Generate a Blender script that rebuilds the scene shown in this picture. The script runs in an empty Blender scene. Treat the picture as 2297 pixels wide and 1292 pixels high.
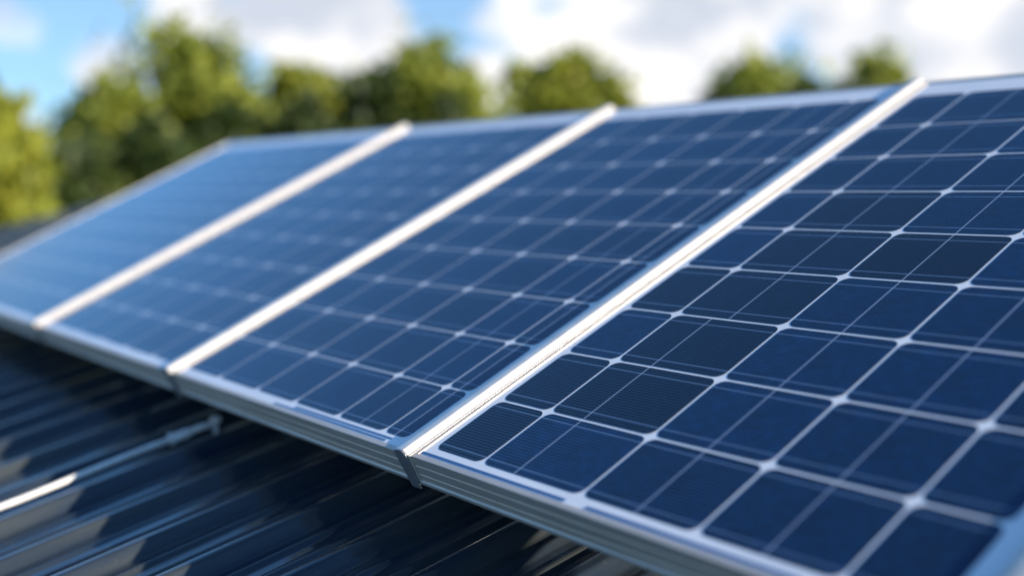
import bpy, bmesh, math, random
from mathutils import Vector, Matrix, noise
R = math.radians
C = bpy.context.scene.collection

# ---------------------------------------------------------------- camera, world, sun, exposure
CAM = Vector((1.5826, -0.9635, 0.4253)); YAW = -53.184; PITCH = -4.753; FPX = 2563.73
cd = bpy.data.cameras.new('camera'); cam = bpy.data.objects.new('camera', cd); C.objects.link(cam)
cam.location = CAM; cam.rotation_euler = (R(90 + PITCH), 0, R(-YAW))
cd.sensor_width = 36; cd.lens = FPX * 36 / 2297; cd.clip_start = 0.02; cd.clip_end = 3000
cd.dof.use_dof = True; cd.dof.focus_distance = 1.86; cd.dof.aperture_fstop = 1.02
sc = bpy.context.scene; sc.camera = cam
sc.cycles.use_denoising = True; sc.cycles.caustics_reflective = False
sc.view_settings.view_transform = 'Standard'; sc.view_settings.look = 'None'
sc.view_settings.exposure = 0.95; sc.view_settings.gamma = 1

SUNDIR = Vector((1.0, 0.45, 0.41)).normalized()
sl = bpy.data.lights.new('sun', 'SUN'); sl.energy = 5.0; sl.angle = R(0.5); sl.color = (1, .91, .77)
so = bpy.data.objects.new('sun', sl); C.objects.link(so); so.location = (20, 15, 12)
so.rotation_euler = SUNDIR.to_track_quat('Z', 'Y').to_euler()

def pix_dir(x, y):                     # a sight line of the photograph as a world direction
    y_, p_ = R(YAW), R(PITCH)
    fw = Vector((math.sin(y_) * math.cos(p_), math.cos(y_) * math.cos(p_), math.sin(p_)))
    r = Vector((math.cos(y_), -math.sin(y_), 0)); up = r.cross(fw)
    return (fw + r * ((x - 1148.5) / FPX) - up * ((y - 646) / FPX)).normalized()

world = bpy.data.worlds.new('World'); sc.world = world; world.use_nodes = True
def build_world():
    nt = world.node_tree; N = nt.nodes; L = nt.links; N.clear()
    out = N.new('ShaderNodeOutputWorld'); bg = N.new('ShaderNodeBackground'); bg.inputs['Strength'].default_value = 0.15
    L.new(bg.outputs[0], out.inputs[0])
    sky = N.new('ShaderNodeTexSky'); sky.sky_type = 'NISHITA'; sky.sun_disc = False
    sky.sun_elevation = math.asin(SUNDIR.z); sky.sun_rotation = math.atan2(SUNDIR.x, SUNDIR.y)
    sky.altitude = 0; sky.air_density = 0.85; sky.dust_density = 0; sky.ozone_density = 8.0
    tc = N.new('ShaderNodeTexCoord')
    def math_(op, a, b=None, clamp=False):
        n = N.new('ShaderNodeMath'); n.operation = op; n.use_clamp = clamp
        for i, v in enumerate((a, b)):
            if v is None: continue
            if isinstance(v, (int, float)): n.inputs[i].default_value = v
            else: L.new(v, n.inputs[i])
        return n.outputs[0]
    def noise_(scale, detail, rough, off):
        mp = N.new('ShaderNodeMapping'); mp.inputs['Scale'].default_value = (1, 1, 1.6); mp.inputs['Location'].default_value = off
        L.new(tc.outputs['Generated'], mp.inputs[0])
        n = N.new('ShaderNodeTexNoise'); n.inputs['Scale'].default_value = scale; n.inputs['Detail'].default_value = detail
        n.inputs['Roughness'].default_value = rough; L.new(mp.outputs[0], n.inputs['Vector']); return n.outputs['Fac']
    def lobe(x, y, r_px, amp):
        d = pix_dir(x, y); vm = N.new('ShaderNodeVectorMath'); vm.operation = 'DOT_PRODUCT'
        L.new(tc.outputs['Generated'], vm.inputs[0]); vm.inputs[1].default_value = d
        mr = N.new('ShaderNodeMapRange'); mr.interpolation_type = 'SMOOTHSTEP'
        mr.inputs['From Min'].default_value = math.cos(r_px / FPX); mr.inputs['From Max'].default_value = 1.0
        mr.inputs['To Max'].default_value = amp; L.new(vm.outputs['Value'], mr.inputs['Value']); return mr.outputs[0]
    sep = N.new('ShaderNodeSeparateXYZ'); L.new(tc.outputs['Generated'], sep.inputs[0])
    n1 = noise_(6.5, 6, .55, (3.1, .7, .2))
    acc = math_('SUBTRACT', math_('MULTIPLY', n1, 2.2), 1.22)
    # the cloud banks where they stand in the sky
    for a in [(20, 60, 90, .5), (190, 90, 140, .4), (400, 20, 130, .5), (560, 60, 110, .35), (745, 40, 190, .6), (300, 210, 160, .4),
              (90, 290, 110, .35), (1080, 190, 90, .35), (1250, 40, 300, .42), (1480, 140, 260, .35), (1700, 30, 300, .38),
              (1960, 90, 180, .45), (2200, 60, 300, .40), (2500, 60, 400, .35), (1840, 110, 130, -.45), (1010, 40, 130, -.15), (1450, 20, 120, -.2), (100, 190, 130, -.1), (600, 160, 110, -.22), (210, -40, 130, -.3)]:
        acc = math_('ADD', acc, lobe(*a))
    high = N.new('ShaderNodeMapRange'); high.interpolation_type = 'SMOOTHSTEP'       # clouds thin out overhead
    high.inputs['From Min'].default_value = .17; high.inputs['From Max'].default_value = .30; high.inputs['To Max'].default_value = -.9
    L.new(sep.outputs['Z'], high.inputs['Value']); acc = math_('ADD', acc, high.outputs[0])
    mr = N.new('ShaderNodeMapRange'); mr.interpolation_type = 'SMOOTHSTEP'
    mr.inputs['From Min'].default_value = -.10; mr.inputs['From Max'].default_value = .26; L.new(acc, mr.inputs['Value'])
    veil = N.new('ShaderNodeMapRange'); veil.inputs['From Min'].default_value = .26; veil.inputs['From Max'].default_value = .16   # thin milky air low down
    veil.inputs['To Max'].default_value = .62; L.new(sep.outputs['Z'], veil.inputs['Value'])
    milk = N.new('ShaderNodeMix'); milk.data_type = 'RGBA'; milk.inputs[7].default_value = (1.25, 1.75, 2.45, 1)
    tone = N.new('ShaderNodeMapRange'); tone.interpolation_type = 'SMOOTHSTEP'
    tone.inputs['From Min'].default_value = .38; tone.inputs['From Max'].default_value = .60
    L.new(noise_(7.0, 5, .55, (1.3, 5.2, 2.2)), tone.inputs['Value'])
    cc = N.new('ShaderNodeMix'); cc.data_type = 'RGBA'; cc.inputs[6].default_value = (2.3, 2.5, 2.9, 1); cc.inputs[7].default_value = (4.05, 3.95, 3.9, 1)
    L.new(tone.outputs[0], cc.inputs[0])
    mx = N.new('ShaderNodeMix'); mx.data_type = 'RGBA'
    tint = N.new('ShaderNodeMix'); tint.data_type = 'RGBA'; tint.blend_type = 'MULTIPLY'; tint.inputs[0].default_value = 1
    L.new(sky.outputs[0], tint.inputs[6]); tint.inputs[7].default_value = (1.06, 1.02, .86, 1)
    L.new(veil.outputs[0], milk.inputs[0]); L.new(tint.outputs[2], milk.inputs[6])
    L.new(mr.outputs[0], mx.inputs[0]); L.new(milk.outputs[2], mx.inputs[6]); L.new(cc.outputs[2], mx.inputs[7])
    L.new(mx.outputs[2], bg.inputs['Color'])
build_world()

# ---------------------------------------------------------------- helpers
TILT = R(25.915); ROOF = R(14.0); Z0 = -0.19
def obj(name, bm, mat, parent=None, smooth=False):
    me = bpy.data.meshes.new(name); bm.normal_update(); bm.to_mesh(me); bm.free()
    if mat: me.materials.append(mat)
    if smooth:
        for p in me.polygons: p.use_smooth = True
    o = bpy.data.objects.new(name, me); C.objects.link(o)
    if parent: o.parent = parent
    return o
def tag(o, label=None, cat=None, group=None, kind=None):
    for k, v in (('label', label), ('category', cat), ('group', group), ('kind', kind)):
        if v: o[k] = v
    return o
def thing(name, loc, rot=(0, 0, 0)):
    o = bpy.data.objects.new(name, None); C.objects.link(o); o.location = loc; o.rotation_euler = rot; o.empty_display_size = .1
    return o
def box(bm, lo, hi):
    vs = [bm.verts.new((x, y, z)) for x in (lo[0], hi[0]) for y in (lo[1], hi[1]) for z in (lo[2], hi[2])]
    for f in ((0, 1, 3, 2), (4, 6, 7, 5), (0, 4, 5, 1), (2, 3, 7, 6), (0, 2, 6, 4), (1, 5, 7, 3)): bm.faces.new([vs[i] for i in f])
def extrude_profile(bm, prof, p0, p1, ax, up, cap=True):
    """a closed profile (a, b) swept from p0 to p1; a runs along ax, b along up"""
    A = [bm.verts.new(p0 + ax * a + up * b) for a, b in prof]; B = [bm.verts.new(p1 + ax * a + up * b) for a, b in prof]
    n = len(prof)
    for i in range(n): bm.faces.new((A[i], A[(i + 1) % n], B[(i + 1) % n], B[i]))
    if cap: bm.faces.new(A[::-1]); bm.faces.new(B)
def tube(bm, pts, rad, seg=12):
    rings = []
    for i, p in enumerate(pts):
        d = (pts[min(i + 1, len(pts) - 1)] - pts[max(i - 1, 0)]).normalized()
        a = d.orthogonal().normalized(); b = d.cross(a); r = rad[i] if isinstance(rad, (list, tuple)) else rad
        if rings:
            a = (pa - d * pa.dot(d)).normalized(); b = d.cross(a)
        pa = a
        rings.append([bm.verts.new(p + (a * math.cos(t) + b * math.sin(t)) * r) for t in [2 * math.pi * k / seg for k in range(seg)]])
    for q, s in zip(rings, rings[1:]):
        for k in range(seg): bm.faces.new((q[k], q[(k + 1) % seg], s[(k + 1) % seg], s[k]))
    bm.faces.new(rings[0][::-1]); bm.faces.new(rings[-1])

class Nodes:
    def __init__(s, name):
        s.m = bpy.data.materials.new(name); s.m.use_nodes = True; s.nt = s.m.node_tree; s.N = s.nt.nodes; s.L = s.nt.links
        s.b = s.N['Principled BSDF']
    def set(s, **k):
        for a, v in k.items(): 
            i = s.b.inputs[a.replace('_', ' ')]
            if hasattr(v, 'is_linked'): s.L.new(v, i)
            else: i.default_value = v
        return s
    def new(s, t, **props):
        n = s.N.new(t)
        for a, v in props.items(): setattr(n, a, v)
        return n
    def put(s, i, v):
        if isinstance(v, bpy.types.NodeSocket): s.L.new(v, i)
        else: i.default_value = v
    def math(s, op, a, b=0.0, clamp=False):
        n = s.new('ShaderNodeMath', operation=op, use_clamp=clamp); s.put(n.inputs[0], a); s.put(n.inputs[1], b); return n.outputs[0]
    def mix(s, f, a, b):
        n = s.new('ShaderNodeMix', data_type='RGBA'); s.put(n.inputs[0], f); s.put(n.inputs[6], a); s.put(n.inputs[7], b); return n.outputs[2]
    def noise(s, scale, detail=4, rough=.5, coord='Object', stretch=(1, 1, 1)):
        tc = s.new('ShaderNodeTexCoord'); mp = s.new('ShaderNodeMapping'); mp.inputs['Scale'].default_value = stretch
        s.L.new(tc.outputs[coord], mp.inputs[0]); n = s.new('ShaderNodeTexNoise')
        n.inputs['Scale'].default_value = scale; n.inputs['Detail'].default_value = detail; n.inputs['Roughness'].default_value = rough
        s.L.new(mp.outputs[0], n.inputs['Vector']); return n.outputs['Fac']
    def ramp(s, f, lo, hi, a=0., b=1.):
        n = s.new('ShaderNodeMapRange'); s.put(n.inputs[0], f)
        for i, v in zip((1, 2, 3, 4), (lo, hi, a, b)): n.inputs[i].default_value = v
        return n.outputs[0]
    def bump(s, h, strength, dist=.01):
        n = s.new('ShaderNodeBump'); n.inputs['Strength'].default_value = strength; n.inputs['Distance'].default_value = dist
        s.L.new(h, n.inputs['Height']); s.L.new(n.outputs[0], s.b.inputs['Normal']); return s

# ---------------------------------------------------------------- materials
def m_aluminium(name, base, metallic, rough):
    s = Nodes(name); nz = s.noise(40, 3, .6, stretch=(.15, 1, 1))
    s.set(Base_Color=s.mix(s.ramp(nz, .3, .7), (base[0] * .82, base[1] * .82, base[2] * .82, 1), (*base, 1)), Metallic=metallic,
          Roughness=s.ramp(s.noise(25, 4), .3, .7, rough - .06, rough + .08))
    return s.m
M_FRAME = m_aluminium('anodised_aluminium', (.66, .58, .50), .35, .38)
M_RAIL = m_aluminium('bright_aluminium', (.93, .85, .75), .32, .34)
M_CAP = m_aluminium('dull_aluminium', (.33, .33, .34), .6, .42)
M_STEEL = m_aluminium('galvanised_steel', (.5, .52, .54), .6, .38)
def m_backsheet():
    s = Nodes('white_backsheet'); s.set(Base_Color=s.mix(s.ramp(s.noise(6, 4), .35, .7), (.78, .79, .81, 1), (.86, .86, .87, 1)), Roughness=.16, IOR=1.5)
    return s.m
M_BACK = m_backsheet()
def m_cell():
    """monocrystalline cell under glass: fine fingers, two cross ribbons, one upright ribbon; object colour carries
    (r) the upright ribbon's offset, (g) how dark the cell is, (b) whether it has the upright ribbon"""
    s = Nodes('solar_cell_blue'); tc = s.new('ShaderNodeTexCoord'); sx = s.new('ShaderNodeSeparateXYZ'); s.L.new(tc.outputs['Object'], sx.inputs[0])
    oi = s.new('ShaderNodeObjectInfo'); oc = s.new('ShaderNodeSeparateColor'); s.L.new(oi.outputs['Color'], oc.inputs[0])
    X, Y = sx.outputs[0], sx.outputs[1]
    fing = s.math('PINGPONG', s.math('ADD', Y, 1.0), .0032); fing = s.ramp(fing, .0021, .0030)
    hb = s.math('ABSOLUTE', s.math('SUBTRACT', s.math('ABSOLUTE', Y), .058)); hb = s.ramp(hb, .0006, .0012, 1, 0)
    vb = s.math('ABSOLUTE', s.math('SUBTRACT', X, s.math('SUBTRACT', oc.outputs[0], .5))); vb = s.ramp(vb, .0009, .0016, 1, 0)
    vb = s.math('MULTIPLY', vb, oc.outputs[2])
    base = s.mix(oc.outputs[1], (.0006, .0185, .068, 1), (.0006, .0012, .004, 1))
    mott = s.ramp(s.noise(9, 3, coord='Generated'), .3, .75, .55, 1.5)
    mm = s.new('ShaderNodeMix', data_type='RGBA', blend_type='MULTIPLY'); mm.inputs[0].default_value = 1; s.L.new(base, mm.inputs[6])
    cmb = s.new('ShaderNodeCombineColor'); [s.L.new(mott, cmb.inputs[i]) for i in range(3)]; s.L.new(cmb.outputs[0], mm.inputs[7])
    c = s.mix(s.math('MULTIPLY', fing, .75), mm.outputs[2], (.04, .09, .18, 1))
    c = s.mix(s.math('MULTIPLY', hb, .55), c, (.22, .36, .58, 1))
    c = s.mix(s.math('MULTIPLY', vb, .75), c, (.34, .42, .55, 1))
    s.set(Base_Color=c, Roughness=s.ramp(s.noise(3, 5, coord='Object'), .3, .7, .05, .11), IOR=1.47)
    return s.m
M_CELL = m_cell()
def m_strip():
    s = Nodes('blue_ribbon'); s.set(Base_Color=s.mix(s.noise(20), (.03, .10, .25, 1), (.05, .15, .33, 1)), Roughness=.15); return s.m
M_STRIP = m_strip()
def m_roof():
    s = Nodes('navy_roof_metal')
    streak = s.ramp(s.noise(5, 5, .6, stretch=(4, .25, 1)), .35, .7)
    dirt = s.ramp(s.noise(60, 4, .7), .62, .8)
    c = s.mix(streak, (.013, .024, .043, 1), (.050, .055, .053, 1)); c = s.mix(s.math('MULTIPLY', dirt, .5), c, (.10, .095, .085, 1))
    s.set(Base_Color=c, Roughness=s.ramp(s.noise(7, 4, stretch=(2, .3, 1)), .3, .7, .08, .18), IOR=1.42, Coat_Weight=.25, Coat_Roughness=.05)
    s.bump(s.noise(4, 3, .5, stretch=(3, .35, 1)), .25, .02)
    return s.m
M_ROOF = m_roof()
def m_plain(name, a, b, scale, rough, bump=0.):
    s = Nodes(name); n = s.noise(scale, 6, .6); s.set(Base_Color=s.mix(s.ramp(n, .3, .7), (*a, 1), (*b, 1)), Roughness=rough)
    if bump: s.bump(n, bump)
    return s.m
M_WALL = m_plain('render_wall', (.5, .47, .42), (.58, .55, .5), 12, .9, .3)
M_BARK = m_plain('bark', (.045, .035, .025), (.09, .07, .05), 9, .95, .6)
M_GROUND = m_plain('meadow', (.035, .06, .015), (.08, .10, .03), 1.5, .95)
M_PIPE = m_aluminium('grey_conduit_metal', (.85, .82, .78), .0, .4)
M_RUBBER = m_plain('black_rubber', (.012, .012, .013), (.02, .02, .021), 30, .6)
def m_leaf(name, a, b, c):
    s = Nodes(name); geo = s.new('ShaderNodeNewGeometry'); r = geo.outputs['Random Per Island']
    col = s.mix(s.ramp(r, 0, .6), (*a, 1), (*b, 1)); col = s.mix(s.ramp(r, .6, 1), col, (*c, 1))
    s.set(Base_Color=col, Roughness=.55)
    tr = s.new('ShaderNodeBsdfTranslucent'); s.L.new(col, tr.inputs[0]); mx = s.new('ShaderNodeMixShader'); mx.inputs[0].default_value = .45
    out = s.N['Material Output']; s.L.new(s.b.outputs[0], mx.inputs[1]); s.L.new(tr.outputs[0], mx.inputs[2]); s.L.new(mx.outputs[0], out.inputs[0])
    return s.m
LEAF = {'lime': m_leaf('lime_leaves', (.24, .28, .03), (.33, .34, .04), (.40, .39, .05)),
        'mid': m_leaf('mid_leaves', (.19, .235, .035), (.28, .31, .04), (.38, .385, .05)),
        'dark': m_leaf('shade_dark_leaves', (.03, .055, .010), (.05, .08, .014), (.11, .135, .02))}  # last set: shade at the foot of the trees put into the shrubs' leaf colour

# ---------------------------------------------------------------- ground and house
def build_ground():
    bm = bmesh.new(); n = 40; S = 900
    g = [[bm.verts.new((-S + 2 * S * i / n, -S + 2 * S * j / n, -4.4)) for j in range(n + 1)] for i in range(n + 1)]
    for i in range(n):
        for j in range(n): bm.faces.new((g[i][j], g[i + 1][j], g[i + 1][j + 1], g[i][j + 1]))
    tag(obj('ground', bm, M_GROUND), kind='structure')
build_ground()

RX0, RX1, RY0, RY1 = -8.1, 3.6, -2.6, 2.6        # the roof: verge, verge, eave, ridge
def roof_z(y): return Z0 + math.tan(ROOF) * y
def build_house():
    h = thing('house', (0, 0, -4.4))
    tag(h, 'house with a dark navy ribbed metal roof carrying the solar panels', 'house')
    off = Vector((0, 0, 4.4))
    pitch = .21; prof = []                               # a ribbed sheet: tall rounded rib, two small stiffening ribs in each pan
    jr = random.Random(5); jit = [(jr.uniform(.8, 1.2), jr.uniform(.3, 1.5), jr.uniform(.3, 1.5), jr.uniform(-.004, .004)) for _ in range(90)]
    def height(s, k):                                     # s in 0..1 over a pitch, k the rib
        d = min(s, 1 - s) * pitch; z = 0
        z += .026 * (jit[k][0] if s < .5 else jit[k + 1][0]) * (1 if d < .012 else max(0, 1 - (d - .012) / .020)) if d < .034 else 0
        for c, q in ((.36, 1), (.64, 2)):
            e = abs(s - c) * pitch; z += .006 * jit[k][q] * max(0, math.cos(min(e / .012, 1) * math.pi / 2))
        return z
    steps = [0, .035, .063, .075, .10, .135, .17, .20, .27, .30, .33, .36, .39, .42, .46, .54, .58, .61, .64, .67, .70, .73, .80, .83, .865, .90, .925, .937, .965]
    x = RX0; us = []; k = 0
    while x < RX1:
        us += [(x + s * pitch, height(s, k)) for s in steps]; x += pitch; k += 1
    us.append((x, height(0, k)))
    def sheet(sgn):
        bm = bmesh.new(); nrm = Vector((0, -math.sin(ROOF), math.cos(ROOF))); rows = []
        ys = [RY0 + (RY1 - RY0) * k / 10 for k in range(11)]
        for y in ys:
            rows.append([bm.verts.new(Vector((u, y, roof_z(y))) + nrm * z + off) for u, z in us])
        for a, b in zip(rows, rows[1:]):
            for i in range(len(us) - 1): bm.faces.new((a[i], a[i + 1], b[i + 1], b[i]))
        if sgn < 0:
            for v in bm.verts: v.co.y = 2 * RY1 - v.co.y
            bmesh.ops.reverse_faces(bm, faces=bm.faces)
        o = obj('roof', bm, M_ROOF, h, smooth=True); return o
    sheet(1); sheet(-1)
    bm = bmesh.new(); zr = roof_z(RY1) + 4.4
    extrude_profile(bm, [(-.16, .0), (0, .055), (.16, 0), (.16, -.012), (0, .043), (-.16, -.012)], Vector((RX0, RY1, zr)), Vector((x, RY1, zr)), Vector((0, 1, 0)), Vector((0, 0, 1)))
    obj('ridge_cap', bm, M_ROOF, h)
    for u in (RX0 - .03, x + .004):
        bm = bmesh.new(); ax = Vector((1, 0, 0))
        for s in (1, -1):
            p0 = Vector((u, RY0 if s > 0 else 2 * RY1 - RY0, roof_z(RY0) + 4.4)); p1 = Vector((u, RY1, zr))
            extrude_profile(bm, [(0, .035), (.026, .035), (.026, -.12), (0, -.12)], p0, p1, ax, Vector((0, 0, 1)))
        obj('verge_trim', bm, M_ROOF, h)
    bm = bmesh.new(); y0, y1 = RY0 + .35, 2 * RY1 - RY0 - .35; x0, x1 = RX0 + .3, x - .3
    pr = [(y0, 0), (y0, roof_z(y0) + 4.36), (RY1, zr - .06), (y1, roof_z(y0) + 4.36), (y1, 0)]
    extrude_profile(bm, pr, Vector((x0, 0, 0)), Vector((x1, 0, 0)), Vector((0, 1, 0)), Vector((0, 0, 1)))
    obj('wall', bm, M_WALL, h)
build_house()

# ---------------------------------------------------------------- solar panels
V0, V1 = 0.0, 1.5587; FH = .055
ROWS = [.034, .181, .340, .4985, .6625, .8225, .983, 1.142, 1.301, 1.472]
def rounded(w, h, c):
    pts = []
    for sx, sy, a0 in ((1, 1, 0), (-1, 1, 90), (-1, -1, 180), (1, -1, 270)):
        for k in range(5):
            a = R(a0 + 22.5 * k); pts.append((sx * (w / 2 - c) + c * math.cos(a), sy * (h / 2 - c) + c * math.sin(a)))
    return pts
cell_cache = {}
def cell_mesh(w, h):
    key = (round(w, 4), round(h, 4))
    if key not in cell_cache:
        bm = bmesh.new(); pts = rounded(w, h, .0155)
        T = [bm.verts.new((x, y, .0004)) for x, y in pts]
        bm.faces.new(T)
        me = bpy.data.meshes.new('solar_cell'); bm.normal_update(); bm.to_mesh(me); bm.free(); me.materials.append(M_CELL); cell_cache[key] = me
    return cell_cache[key]
def solar_panel(u0, u1, cols, label, seed, gap=.0042, ribbon=None, strips=(), dark=()):
    """cols: cell borders in world u"""
    rnd = random.Random(seed)
    t = thing('solar_panel', (u0, 0, 0), (TILT, 0, 0)); tag(t, label, 'solar panel', 'row of solar panels on the roof')
    w = u1 - u0; X, Y, Z = Vector((1, 0, 0)), Vector((0, 1, 0)), Vector((0, 0, 1))
    # frame: four mitred lengths of one profile, grooved outside face and a lip over the laminate
    prof = [(0, .0), (0, -.016), (.0012, -.0167), (.0012, -.018), (0, -.0190), (0, -.0335), (.0012, -.0342), (.0012, -.0355), (0, -.0365), (0, -.0475),
            (-.003, -.049), (-.003, -FH), (.028, -FH), (.028, -FH + .002), (.004, -FH + .002), (.004, -.006), (.010, -.006), (.010, 0)]
    bm = bmesh.new(); n = len(prof); rings = []
    for cx, cy, dx, dy in ((0, V0, 1, 1), (w, V0, -1, 1), (w, V1, -1, -1), (0, V1, 1, -1)):
        rings.append([bm.verts.new((cx + dx * a, cy + dy * a, b)) for a, b in prof])
    for k in range(4):
        q, s = rings[k], rings[(k + 1) % 4]
        for i in range(n): bm.faces.new((q[i], s[i], s[(i + 1) % n], q[(i + 1) % n]))
    bmesh.ops.recalc_face_normals(bm, faces=bm.faces)
    bev = obj('frame', bm, M_FRAME, t); md = bev.modifiers.new('edge', 'BEVEL'); md.width = .0009; md.segments = 2; md.limit_method = 'ANGLE'; md.angle_limit = R(40)
    bm = bmesh.new(); box(bm, (.0045, V0 + .0045, -.0055), (w - .0045, V1 - .0045, -.0022)); obj('backsheet', bm, M_BACK, t)
    for i in range(len(cols) - 1):
        for j in range(9):
            a, b = cols[i] + (gap / 2 if i else 0), cols[i + 1] - (gap / 2 if i < len(cols) - 2 else 0)
            c, d = ROWS[j] + (gap / 2 if j else 0), ROWS[j + 1] - (gap / 2 if j < 8 else 0)
            o = bpy.data.objects.new('solar_cell', cell_mesh(b - a, d - c)); C.objects.link(o); o.parent = t
            o.location = ((a + b) / 2 - u0, (c + d) / 2, -.0022)
            dk = .75 + .25 * rnd.random() if (i, j) in dark else .4 * rnd.random()
            rb = ribbon(i, j) if ribbon else None
            o.color = (.5 + (rb or 0), dk, 0 if rb is None else 1, 1)
    for a, b, c, d in strips:
        bm = bmesh.new(); box(bm, (a - u0, c, -.0022), (b - u0, d, -.0012)); obj('ribbon_strip', bm, M_STRIP, t)
    bm = bmesh.new(); box(bm, (w / 2 - .06, V1 - .16, -.028), (w / 2 + .06, V1 - .06, -.0056)); obj('junction_box', bm, M_RUBBER, t)
    return t

JOINT = {1: -2.268, 2: -1.072, 3: 0.0, 4: 1.012}; HG = .020
solar_panel(JOINT[3] + HG, JOINT[4] - HG, [.046, .174, .409, .626, .839, .953],
            'nearest blue solar panel with large cells, in focus at the right', 4, gap=.0050, ribbon=lambda i, j: -.034 if (i == 1 and j < 3) else (0 if i in (1, 2, 3) else None),
            strips=[(.03, .395, .0145, .0195), (.44, .80, .0145, .0195)], dark=((0, 0), (0, 1), (1, 1), (1, 2), (1, 3), (0, 3), (2, 4), (1, 4), (1, 5)))
solar_panel(JOINT[2] + HG, JOINT[3] - HG, [-1.03, -.842, -.643, -.465, -.286, -.119, -.046],
            'dark blue panel between the sharp clamp rail and the second broad white rail', 3, ribbon=lambda i, j: {4: .0, 5: .0}.get(i), dark=(),
            strips=[(-.52, -.085, .0145, .0175), (-.44, -.075, .0225, .0255)])
solar_panel(JOINT[1] + HG, JOINT[2] - HG, [-2.228, -2.11, -1.90, -1.69, -1.48, -1.27, -1.112],
            'mid blue panel between the two leftmost white rails, blurred white dots', 2)
solar_panel(-3.99, JOINT[1] - HG, [-3.95, -3.80, -3.59, -3.38, -3.17, -2.96, -2.75, -2.54, -2.308],
            'pale blue farthest panel at the left end of the row, strongly blurred', 1)

# ---------------------------------------------------------------- clamp rails between the panels
def clamp_rail(u, label, k=1.0):
    t = thing('clamp_rail', (u, 0, 0), (TILT, 0, 0)); tag(t, label, 'rail', 'aluminium clamp rails between the panels')
    X, Y, Z = Vector((1, 0, 0)), Vector((0, 1, 0)), Vector((0, 0, 1))
    prof = [(-.0215, .0007), (-.0215, .0042), (-.0195, .0058), (-.0145, .0062), (-.0135, .0045), (-.0115, .0045), (-.0105, .0078), (-.003, .0084), (.0045, .0087), (.0060, .0081), (.0128, .0010), (.0215, .0010), (.0215, .0006)]
    prof = [(a if abs(a) > .02 else a * k, b * k if b > .002 else b) for a, b in prof] + [(.017, .0006), (.017, -.05), (-.017, -.05), (-.017, .0007)]
    bm = bmesh.new(); extrude_profile(bm, prof[::-1], Vector((0, -.002, 0)), Vector((0, V1 + .001, 0)), X, Z)
    bmesh.ops.recalc_face_normals(bm, faces=bm.faces)
    o = obj('rail', bm, M_RAIL, t); md = o.modifiers.new('edge', 'BEVEL'); md.width = .0006; md.segments = 2; md.limit_method = 'ANGLE'; md.angle_limit = R(25)
    bm = bmesh.new(); cap = [(-.022, .0045), (-.011 * k, .0078 * k), (.0045 * k, .0092 * k), (.0115 * k, .0035), (.016, -.064), (-.012, -.064)]
    extrude_profile(bm, cap, Vector((0, -.0055, 0)), Vector((0, -.0025, 0)), X, Z); bmesh.ops.recalc_face_normals(bm, faces=bm.faces)
    o = obj('end_cap', bm, M_CAP, t); md = o.modifiers.new('edge', 'BEVEL'); md.width = .0008; md.segments = 2
    return t
clamp_rail(JOINT[1], 'pale out of focus clamp rail bordering the farthest, palest panel', 1.6)
clamp_rail(JOINT[2], 'bright white blurred clamp rail second from the left', 1.5)
clamp_rail(JOINT[3], 'sharpest bright clamp rail with a dark grey end cap hanging in front', 1.15)
clamp_rail(JOINT[4], 'clamp rail at the right edge of the nearest panel, cut off by the corner', 1.2)

# ---------------------------------------------------------------- what carries the panels
def mount_beam(y, label):
    v = y / math.cos(TILT); t = thing('mount_beam', (0, 0, 0), (TILT, 0, 0))
    tag(t, label, 'beam', 'steel beams under the panels')
    bm = bmesh.new(); box(bm, (-3.97, v - .02, -FH - .042), (1.03, v + .02, -FH - .001)); obj('bar', bm, M_STEEL, t)
    for u in (-3.6, -2.27, -1.07, 0, .95):
        top = Vector((u, v, -FH - .042)); Mx = Matrix.Rotation(TILT, 4, 'X'); w = Mx @ top
        bm = bmesh.new(); zb = roof_z(w.y) + .002
        inv = Mx.inverted(); hh = max(w.z - zb, .004)
        box(bm, (w.x - .02, w.y - .02, zb), (w.x + .02, w.y + .02, zb + hh - .002 + .01))
        for q in bm.verts: q.co = inv @ q.co
        obj('leg', bm, M_STEEL, t)
mount_beam(.22, 'low steel beam under the lower edge of the panels'); mount_beam(1.2, 'raised steel beam under the upper edge of the panels')

# ---------------------------------------------------------------- conduit on the roof
def conduit():
    t = thing('conduit', (-1.07, -.1, roof_z(-.1)))
    tag(t, 'slim silver metal conduit lying along the roof ribs below the panels', 'conduit')
    base = t.location.copy(); rz = lambda y, h: roof_z(y) + h
    u = -1.06; pts = []
    for k in range(24):
        y = .03 - k * .075; wob = .018 * math.sin(k * .55) if k < 9 else 0
        pts.append(Vector((u + wob * .6, y, rz(y, .030 + .004 * math.sin(k * .8)))) - base)
    bm = bmesh.new(); tube(bm, pts, .0068, 14); obj('pipe', bm, M_PIPE, t, smooth=True)
    a = Vector((u, .03, rz(.03, .030))) - base
    bm = bmesh.new(); tube(bm, [a + Vector((0, -.03, -.0075)), a, a + Vector((0, .012, .003))], [.0125, .0125, .0125], 8); tube(bm, [a + Vector((0, -.036, -.009)), a + Vector((0, -.028, -.007))], .016, 6); obj('coupling', bm, M_PIPE, t)
    b = a + Vector((.01, .075, .02))
    bm = bmesh.new(); tube(bm, [a + Vector((0, .01, .003)), a + Vector((.002, .04, .012)), b], .008, 10); obj('elbow', bm, M_PIPE, t, smooth=True)
    bm = bmesh.new(); tube(bm, [b + Vector((0, 0, .014)), b + Vector((0, 0, .004))], .014, 6); tube(bm, [b + Vector((0, 0, .006)), b + Vector((.004, 0, -.04))], .006, 8); obj('bolt', bm, M_PIPE, t)
conduit()

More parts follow.
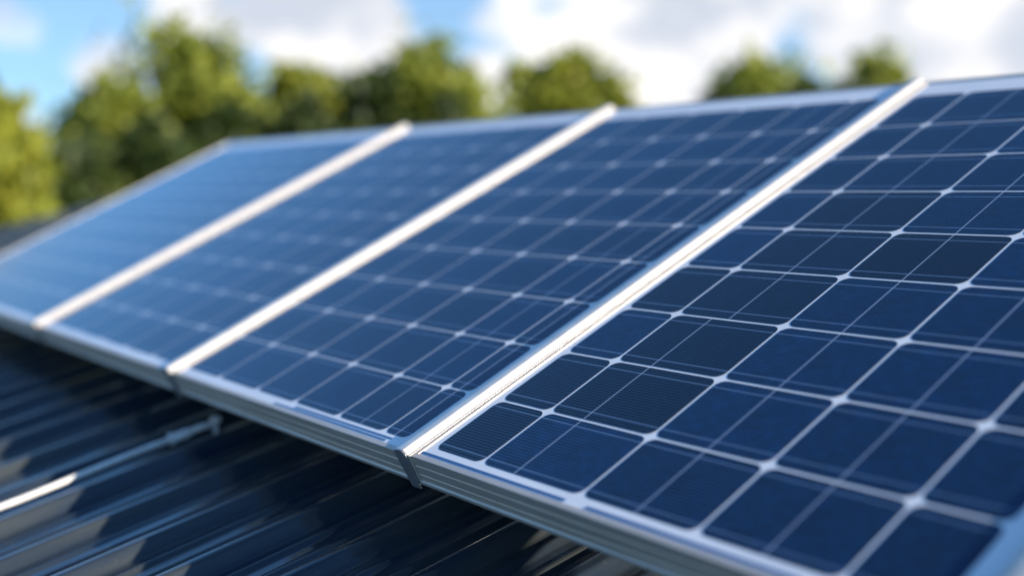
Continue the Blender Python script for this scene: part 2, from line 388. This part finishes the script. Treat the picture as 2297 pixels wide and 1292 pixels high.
# ---------------------------------------------------------------- trees
def leaf_cloud(bm, rnd, c, r, n, size):
    for _ in range(n):
        while True:
            p = Vector((rnd.uniform(-1, 1), rnd.uniform(-1, 1), rnd.uniform(-1, 1)))
            if .25 < p.length < 1: break
        p = Vector((p.x * r[0], p.y * r[1], p.z * r[2])) + c
        a = Vector((rnd.gauss(0, 1), rnd.gauss(0, 1), rnd.gauss(0, 1))).normalized(); b = a.orthogonal().normalized()
        b.rotate(Matrix.Rotation(rnd.uniform(0, 6.28), 3, a)); c2 = a.cross(b); s = size * rnd.uniform(.6, 1.4)
        bm.faces.new([bm.verts.new(p + b * s * x + c2 * s * .55 * y) for x, y in ((-1, 0), (0, -1), (1, 0), (0, 1))])
YAW_A = -R(YAW)
def tree(px, top_y, half_px, dist, kind, label, seed, clumps=26, per=150, low=560, size=.22, name='tree', spread=1.0, dense=1.0):
    rnd = random.Random(seed); d = pix_dir(px, 433); d.z = 0; d.normalize(); pos = CAM + d * dist
    k = dist / FPX; ztop = CAM.z + (433 - top_y) * k; zlow = max(CAM.z + (433 - low) * k, -3.6); rad = half_px * k * 1.17
    t = thing(name, (pos.x, pos.y, -4.4)); tag(t, label, 'tree' if name != 'shrub' else 'shrub', 'trees beyond the house' if name != 'shrub' else 'shrubs coloured dark for shade beyond the house')
    H = ztop + 4.4 - rad * .22; L0 = zlow + 4.4
    # the crown: clumps on an uneven dome
    cs = []
    clumps = int(clumps * 2.1); per = int(per * .75)
    lobes = [(0, 0, 1.0, .62)]
    for q in range(3 if name != 'shrub' else 2):
        a = rnd.uniform(0, 6.28) if q else rnd.choice((YAW_A, YAW_A + math.pi)); e = rad * rnd.uniform(.35, .6)
        lobes.append((e * math.cos(a), e * math.sin(a), rnd.uniform(.55, .92), rnd.uniform(.38, .55)))
    for i in range(clumps):
        lx, ly, lt, lw = lobes[i % len(lobes)]; f = rnd.random() ** .8
        z = L0 + (H - L0) * lt * (.06 + .88 * f)
        wid = rad * lw * math.sin(math.pi * (.12 + .76 * (1 - f) ** .8)) * rnd.uniform(.6, 1.15) * spread
        a = i * 2.4 + rnd.uniform(-.5, .5); q = wid * math.sqrt(rnd.uniform(.1, 1))
        cs.append((Vector((lx + q * math.cos(a), ly + q * math.sin(a), z)), rad * rnd.uniform(.15, .38)))
    cs.append((Vector((rad * rnd.uniform(-.1, .1), 0, H - rad * .2)), rad * .22))
    if name != 'shrub':
        bm = bmesh.new(); hz = H * .86; pts = [Vector((.25 * math.sin(z * .7 + seed) * z / H, .2 * math.cos(z * .5 + seed) * z / H, z)) for z in [hz * j / 8 for j in range(9)]]
        tube(bm, pts, [max(.04, (.11 + .018 * H) * (1 - .85 * j / 8)) for j in range(9)], 9)
        for c, r in cs[::2]:
            j = min(7, max(2, int(c.z / hz * 8 - 1.5))); s = pts[j]; mid = s.lerp(c, .5) + Vector((0, 0, .15 * r))
            tube(bm, [s, mid, c], [.09, .055, .02], 6)
        obj('trunk', bm, M_BARK, t, smooth=True)
    bm = bmesh.new()
    for c, r in cs:
        leaf_cloud(bm, rnd, c, (r, r, r * .85), int(per * dense * .72), size); leaf_cloud(bm, rnd, c, (r * 1.9, r * 1.9, r * 1.7), int(per * dense * .34), size * .9)
    obj('crown', bm, LEAF[kind], t)
    return t
tree(-60, 170, 120, 20, 'lime', 'bright yellow green tree cut off by the left edge of the photo', 47, clumps=44, per=170)
tree(415, 56, 190, 29, 'mid', 'tallest tree left of centre, rising to the clouds above the pale panel', 12, clumps=36, per=170)
tree(250, 165, 105, 27, 'mid', 'thin sparse tree on the left with sky showing through its crown', 13, clumps=15, per=110, spread=1.05)
tree(665, 130, 115, 30, 'lime', 'small pointed tree in the dip between two taller trees', 14, clumps=22, per=150)
tree(940, 60, 165, 30, 'mid', 'broad round tree above the second white rail', 15, clumps=34, per=170)
tree(1160, 130, 95, 33, 'mid', 'narrow loose tree just right of the broad round one', 16, clumps=14, per=110)
tree(1300, 92, 135, 32, 'lime', 'yellow green tree behind the top of the brightest blurred rail', 17, clumps=24, per=150)
tree(560, 180, 125, 33, 'mid', 'low green tree filling the gap right of the tallest tree', 20, clumps=20, per=150)
tree(795, 155, 120, 33, 'lime', 'low green tree filling the gap left of the broad round tree', 21, clumps=20, per=150)
tree(130, 400, 110, 30, 'mid', 'low green tree between the left edge tree and the sparse tree', 22, clumps=20, per=150)
tree(1060, 165, 110, 34, 'mid', 'low green tree between the broad round tree and the yellow green one', 23, clumps=20, per=150)
tree(1690, 95, 150, 31, 'mid', 'rounded tree standing alone against white cloud behind the top edge', 18, clumps=26, per=160)
tree(1945, 108, 125, 33, 'mid', 'rightmost small tree peeping over the top edge beside the sharp rail', 19, clumps=18, per=150)
for px, ty, hp, dist, sd, lb in [(70, 400, 100, 23, 31, 'shrub coloured dark for shade at the left, beside the roof verge'), (190, 330, 110, 24, 32, 'shrub coloured dark for shade left of the pale panel under the sparse tree'),
        (340, 290, 120, 25, 33, 'shrub coloured dark for shade under the tallest tree'), (520, 265, 120, 26, 34, 'shrub coloured dark for shade behind the corner of the farthest panel'),
        (690, 245, 110, 26, 35, 'shrub coloured dark for shade below the small pointed tree'), (840, 190, 110, 27, 36, 'tall shrub coloured dark for shade at the foot of the broad round tree'),
        (1000, 235, 110, 27, 37, 'shrub coloured dark for shade right of the second white rail top'), (1620, 190, 90, 28, 38, 'shrub coloured dark for shade at the left foot of the lone rounded tree'),
        (1800, 185, 90, 28, 39, 'low shrub coloured dark for shade between the two right hand trees')]:
    tree(px, ty - (42 if px < 1010 else 8), hp, dist, 'dark', lb, sd, clumps=20, per=170, name='shrub', low=700, size=.2)
